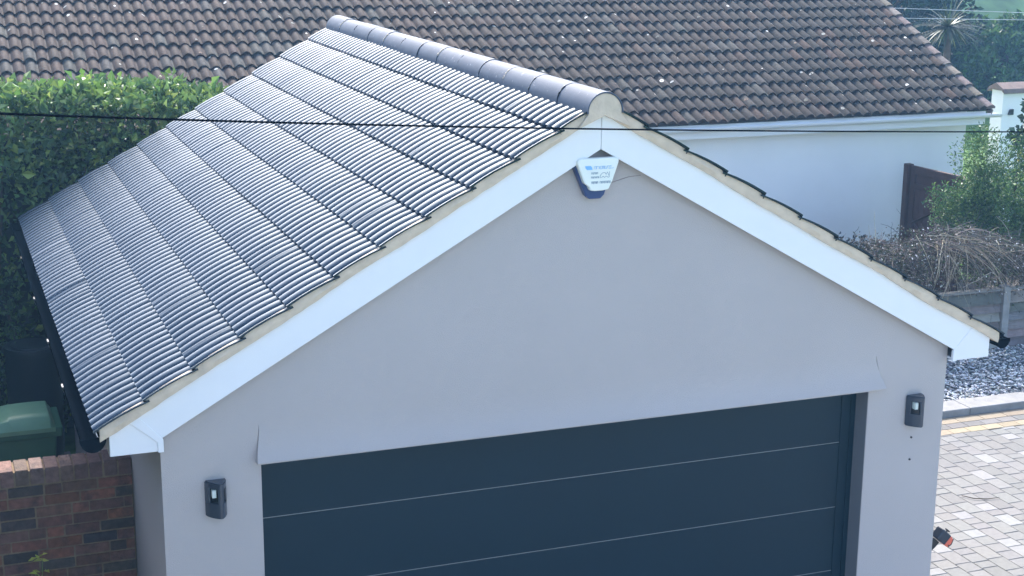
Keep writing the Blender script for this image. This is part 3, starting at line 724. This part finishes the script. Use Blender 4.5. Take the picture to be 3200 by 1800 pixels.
# ---------------------------------------------------------------- dead climber heaped over the fence
dc = thing('dead_climber', 'heap of dead tangled stems and grey leaves sprawled over the fence', 'dead climber', (7.8, 6.9, 0)); dq = random.Random(8)
m = MB()
def heap_top(x): return (1.26 + .12 * math.sin((x - 5.6) * 1.1)) + .12 * noise.noise((x * 2.5, 0, 0)) + (.12 if 7.2 < x < 8.3 else 0)
for i in range(2300):
    x = dq.uniform(5.7, 9.9); y = 6.75 + dq.gauss(0, .22); zt = heap_top(x); z = zt - abs(dq.gauss(0, .28)); z = max(.15, z)
    a = Vector((x, y, z)); L = dq.uniform(.12, .5); d = Vector((dq.uniform(-1, 1), dq.uniform(-.8, .4), dq.uniform(-.5, .55))).normalized()
    pts = [a]
    for k_ in range(4):
        d = (d + Vector((dq.uniform(-.3, .3), dq.uniform(-.3, .3), -.16 + dq.uniform(-.2, .2)))).normalized(); pts.append(pts[-1] + d * L / 4)
    q = dq.random(); m.col = jit((.42, .36, .28), .2, dq) if q < .14 else (jit((.15, .13, .12), .3, dq) if q < .6 else jit((.07, .065, .065), .3, dq))
    r0 = dq.uniform(.0018, .0045); m.tube(pts, [r0, r0 * .9, r0 * .8, r0 * .6, r0 * .4], 4, False)
M_dead = mat('dead_stems', (.3, .25, .2), .85, .2, attr=True)
m.build('stems', M_dead, dc, vcol=True, norm=False)
m = MB()     # the pale fan of long stems
for i in range(85):
    a = Vector((7.45 + dq.gauss(0, .25), 6.40 + dq.uniform(-.08, .1), 1.44 + dq.gauss(0, .06))); d = Vector((dq.uniform(.3, 1.2), dq.uniform(-.7, .1), dq.uniform(-.5, .42))).normalized()
    if dq.random() < .35: d = Vector((dq.uniform(-.6, .5), dq.uniform(-.8, .1), dq.uniform(-1, .0))).normalized()
    L = dq.uniform(.25, 1.05) * (1.15 if d.x > .6 else .8); pts = [a]
    for k_ in range(7):
        d = (d + Vector((dq.uniform(-.17, .17), dq.uniform(-.15, .15), -.15 + dq.uniform(-.15, .15)))).normalized(); pts.append(pts[-1] + d * L / 7)
    m.col = jit((.42, .34, .24), .25, dq) if dq.random() < .7 else jit((.16, .14, .12), .3, dq); r0 = dq.uniform(.0025, .0055); m.tube(pts, [r0 * (1 - .09 * k_) for k_ in range(8)], 5, False)
m.build('long_pale_stems', M_dead, dc, vcol=True, norm=False)
m = MB()
for i in range(24000):
    x = dq.uniform(5.6, 10.2); zt = heap_top(x); z = zt - abs(dq.gauss(0, .30)) + .02; y = 6.74 + dq.gauss(0, .22)
    if z < .12: continue
    if z < .7 and dq.random() < .55: continue
    q = dq.random(); m.col = jit((.75, .73, .72), .15, dq) if q < .04 else (jit((.17, .14, .11), .3, dq) if q < .35 else (jit((.06, .08, .04), .3, dq) if q < .65 else jit((.09, .07, .055), .3, dq)))
    leaf(m, (x, y, z), dq.uniform(.022, .045), (0, 0, -.1), dq)
for (x, z) in ((6.05, 1.50), (6.2, 1.42), (6.35, 1.50), (6.42, 1.38)):
    for k_ in range(14): m.col = jit((.03, .035, .04), .3, dq); leaf(m, (x + dq.uniform(-.08, .08), 6.7, z + dq.uniform(-.08, .06)), .05, (0, 0, .4), dq)
m.build('withered_leaves', mat('withered_leaf', (.2, .2, .2), .8, .3, attr=True, transl=.15), dc, vcol=True, norm=False)

# ---------------------------------------------------------------- shrubs, trees
def crown(m, ctr, rad, n, size, cols, r, up=(0, 0, .3), clumps=26, spread=.30, asp=.55, shell=.55):
    ctr = Vector(ctr); cl = []
    for i in range(clumps):
        v = rand_unit(r); k_ = shell + (1 - shell) * r.random()
        cl.append((ctr + Vector((v.x * rad[0], v.y * rad[1], v.z * rad[2])) * k_, r.uniform(.6, 1.25), r.uniform(.75, 1.25)))
    for i in range(n):
        c, s, b = r.choice(cl); v = rand_unit(r) * (r.random() ** .45) * spread * s
        q = c + Vector((v.x * rad[0], v.y * rad[1], v.z * rad[2]))
        if q.z < .03: continue
        bc = r.choice(cols); m.col = jit(bc, .25, r); leaf(m, q, size, up, r, asp=asp)
def tree(name, label, cat, base, ctr, rad, n, size, cols, seed, trunk_r=.08, group=None, mt=None, clumps=26, spread=.3, shell=.55, asp=.55):
    r = random.Random(seed); t = thing(name, label, cat, base, group); m = MB(); crown(m, ctr, rad, n, size, cols, r, clumps=clumps, spread=spread, shell=shell, asp=asp)
    m.build('crown', mt or M_leaf, t, vcol=True, norm=False)
    b = Vector(base); c = Vector(ctr); tops = [(b, c + Vector((0, 0, rad[2] * .3)))]
    m = MB(); m.tube([b, b.lerp(c, .5) + Vector((.03, 0, 0)), c, c + Vector((0, 0, rad[2] * .5))], [trunk_r, trunk_r * .8, trunk_r * .55, trunk_r * .2], 9)
    for k_ in range(9):
        v = rand_unit(r); p0 = b.lerp(c, r.uniform(.5, 1.0)); p1 = c + Vector((v.x * rad[0], v.y * rad[1], v.z * rad[2])) * .75
        m.tube([p0, p0.lerp(p1, .5) + Vector((0, 0, .05 * rad[2])), p1], [trunk_r * .4, trunk_r * .25, trunk_r * .1], 6)
    m.build('trunk', M_wood, t, smooth=True)
    return t
GC = [(.07, .15, .04), (.10, .19, .05), (.045, .10, .035), (.17, .26, .07)]
tree('conifer_shrub', 'feathery bright green conifer shrub between the brown gate and dead climber', 'shrub', (9.35, 7.9, 0), (9.5, 7.9, 1.4), (1.12, .85, 1.0), 34000, .05, GC, 51, .05, clumps=70, spread=.26, shell=.45, asp=.28)
r9 = random.Random(90)
lc = thing('leafy_climber', 'dark leaved climber at the right edge in front of the white wall', 'climber', (10.2, 8.4, 0)); m = MB()
stp = [[(10.25, 8.4, 0), (10.2, 8.4, 1.5), (10.08, 8.4, 2.3), (10.0, 8.4, 2.75)], [(10.25, 8.4, 0), (10.3, 8.4, 1.6), (10.3, 8.4, 2.4), (10.2, 8.4, 2.95)], [(10.2, 8.4, 1.6), (9.95, 8.4, 2.1), (9.84, 8.4, 2.35)]]
for s_ in stp: m.tube(s_, [.012, .009, .006, .003][:len(s_)], 6)
m.build('stem', M_wood, lc, smooth=True); m = MB()
for i in range(420):
    s_ = r9.choice(stp); k_ = r9.uniform(1.2, len(s_) - 1.001); j = int(k_); p0 = Vector(s_[j]).lerp(Vector(s_[min(j + 1, len(s_) - 1)]), k_ - j)
    m.col = jit((.035, .065, .045), .3, r9); leaf(m, p0 + rand_unit(r9) * r9.uniform(0, .14), r9.uniform(.06, .10), (0, 0, -.2), r9, asp=.75)
m.build('foliage', M_leaf, lc, vcol=True, norm=False)
# trees beyond the bungalow
DC = [(.018, .045, .028), (.028, .062, .032), (.013, .032, .022)]
far = [((20.2, 26.8, 0), (20.2, 26.8, 3.2), (2.9, 2.0, 3.3), 'tall dark tree behind the spiky palm, right of the bungalow roof'),
       ((24.0, 26.2, 0), (24.0, 26.2, 1.05), (2.5, 1.8, 1.35), 'rounded green tree above the white boundary wall at the right edge'),
       ((15.5, 28, 0), (15.5, 28, 4.0), (3.6, 2.2, 4.0), 'tall dark tree hidden mostly behind the bungalow roof'),
       ((29.0, 28, 0), (29.0, 28, 1.1), (3.6, 2.0, 1.3), 'broad low tree farthest right behind the rounded green one'),
       ((22.3, 29, 0), (22.3, 29, 1.2), (2.6, 1.6, 1.6), 'low dark tree between the tall dark tree and the rounded green one')]
for i, (b, c, ra, lb) in enumerate(far):
    tree('tree', lb, 'tree', b, c, ra, 15000, .20, DC if i != 1 else GC[:3] + [(.08, .14, .05)], 60 + i, .12, 'trees beyond the bungalow', clumps=60, spread=.28, shell=.5)
# a wooded bank that closes the view
bk = MB(); rows = []
for i in range(60):
    x = -80 + i * 4.5; rows.append([(x, 47 + j * 6, -.5 + (1 - math.exp(-j * .5)) * 9 + 1.6 * noise.noise((x * .12, j * .7, 1)) * (j > 0)) for j in range(8)])
bk.grid(rows); struct(bk.build('wooded_bank', mat('bank_scrub', (.05, .10, .03), .95, .1, nscale=.8, namt=.6, bump=1, bscale=3), smooth=True, norm=False))
# spiky palm
cp = thing('cabbage_palm', 'spiky cabbage palm with drooping strap leaves beyond the bungalow', 'palm', (16.0, 18.4, 0)); r7 = random.Random(70)
m = MB(); m.tube([(16, 18.4, 0), (16.03, 18.4, 1.3), (15.98, 18.4, 2.75)], [.11, .09, .07], 10); m.build('trunk', M_wood, cp, smooth=True); m = MB()
for i in range(190):
    d = rand_unit(r7); d.z = abs(d.z) * .9 - .35; d.normalize(); L = r7.uniform(.55, .95); c = Vector((15.98, 18.4, 2.8)); prev = c; s = d.cross(Vector((0, 0, 1))).normalized() * .016; dd = d.copy()
    pl = []; pr2 = []
    for k_ in range(6):
        wv = (1, 1.2, 1.1, .8, .5, .05)[k_]; pl.append(tuple(prev + s * wv)); pr2.append(tuple(prev - s * wv)); dd = (dd + Vector((0, 0, -.14))).normalized(); prev = prev + dd * L / 5
    m.col = jit((.14, .15, .08), .3, r7) if r7.random() < .2 else jit((.035, .055, .035), .3, r7)
    m.grid([pl, pr2])
m.build('leaves', M_leaf, cp, vcol=True, norm=False)
# yellow flowers on the lawn edge
yf = thing('flowering_shrub', 'low green shrub with yellow flowers on the lawn behind the conifer', 'shrub', (11.6, 10.9, 0)); m = MB()
crown(m, (11.7, 10.9, .30), (.6, .4, .32), 3000, .06, GC, r7, clumps=26); m.build('foliage', M_leaf, yf, vcol=True, norm=False)
m = MB()
for (x, z, n_) in ((11.95, 1.55, 22), (11.55, 1.2, 10), (12.1, 1.15, 8)):
    m.col = (.08, .14, .04); m.tube([(x, 10.9, .5), (x, 10.9, z)], .006, 4)
    for k_ in range(n_): m.col = jit((.62, .55, .06), .2, r7); leaf(m, (x + r7.gauss(0, .03), 10.9, z + r7.gauss(0, .07)), .045, None, r7, asp=.8)
m.build('flower', M_leaf, yf, vcol=True, norm=False)
# sprig at the foot of the brick wall
sp = thing('leafy_sprig', 'small yellow green sprig growing in front of the brick wall', 'plant', (-3.27, 1.33, 0)); m = MB()
m.tube([(-3.27, 1.33, 0), (-3.285, 1.32, .7), (-3.26, 1.31, 1.17)], [.006, .004, .002], 6); m.tube([(-3.28, 1.32, .95), (-3.31, 1.3, 1.07)], .002, 5); m.build('stem', mat('green_stem', (.15, .22, .05), .6), sp); m = MB()
for i in range(34):
    t = r7.uniform(.8, 1.2); m.col = jit((.50, .52, .10), .2, r7); leaf(m, (-3.275 + r7.uniform(-.02, .02), 1.315, t), .055, (r7.choice((-1, 1)), -.2, .2), r7, asp=.35)
m.build('leaves', M_leaf, sp, vcol=True, norm=False)

# ---------------------------------------------------------------- cables
def quad(A, Mi, B, t):      # parabola through A (t=0), Mi (t=.5), B (t=1)
    A, Mi, B = Vector(A), Vector(Mi), Vector(B); return A * (2 * t * t - 3 * t + 1) + Mi * (4 * t - 4 * t * t) + B * (2 * t * t - t)
m = MB(); m.tube([quad((-3.47, -2, 4.485), (-.30, -.5, 4.075), (3.94, 1, 3.655), t / 20 - .6) for t in range(45)], .0050, 8)
tag(m.build('overhead_cable', M_gut, smooth=True), 'thick black overhead cable crossing in front of the garage roof', 'cable')
m = MB(); m.tube([(8, 16, 3.62), (12.95, 16, 3.41), (15.7, 16, 3.28), (22, 16, 3.1)], .006, 5); tag(m.build('telephone_wire', mat('grey_wire', (.35, .38, .42), .5), smooth=True), 'upper of two thin wires at the top right, passing through the palm', 'wire')
m = MB(); m.tube([(8, 16, 3.36), (13.23, 16, 3.22), (15.45, 16, 3.15), (22, 16, 2.96)], .006, 5); tag(m.build('telephone_wire', bpy.data.materials['grey_wire'], smooth=True), 'lower of two thin wires at the top right, passing through the palm', 'wire')
# twig lying on the paving
m = MB(); m.tube([(4.92, 2.62, .012), (4.98, 2.52, .014), (5.10, 2.47, .012), (5.22, 2.46, .016)], [.004, .005, .004, .002], 5)
tag(m.build('twig', M_wood, smooth=True), 'thin dry twig lying on the grey paving blocks', 'twig')
# ---------------------------------------------------------------- bluish volume, added to mimic lens veil
hm = bpy.data.materials.new('veil_volume'); hm.use_nodes = True; n = hm.node_tree; n.nodes.clear()
pv = n.nodes.new('ShaderNodeVolumePrincipled'); pv.inputs['Color'].default_value = (.30, .62, 1, 1); pv.inputs['Density'].default_value = .0017; pv.inputs['Anisotropy'].default_value = .25
ho = n.nodes.new('ShaderNodeOutputMaterial'); n.links.new(pv.outputs[0], ho.inputs['Volume'])
m = MB(); m.box(-90, 150, -20, 130, -1.2, 13.5); o = m.build('veil', hm); o['kind'] = 'stuff'; tag(o, 'thin bluish volume over the whole view, added to mimic lens veil', 'veil')
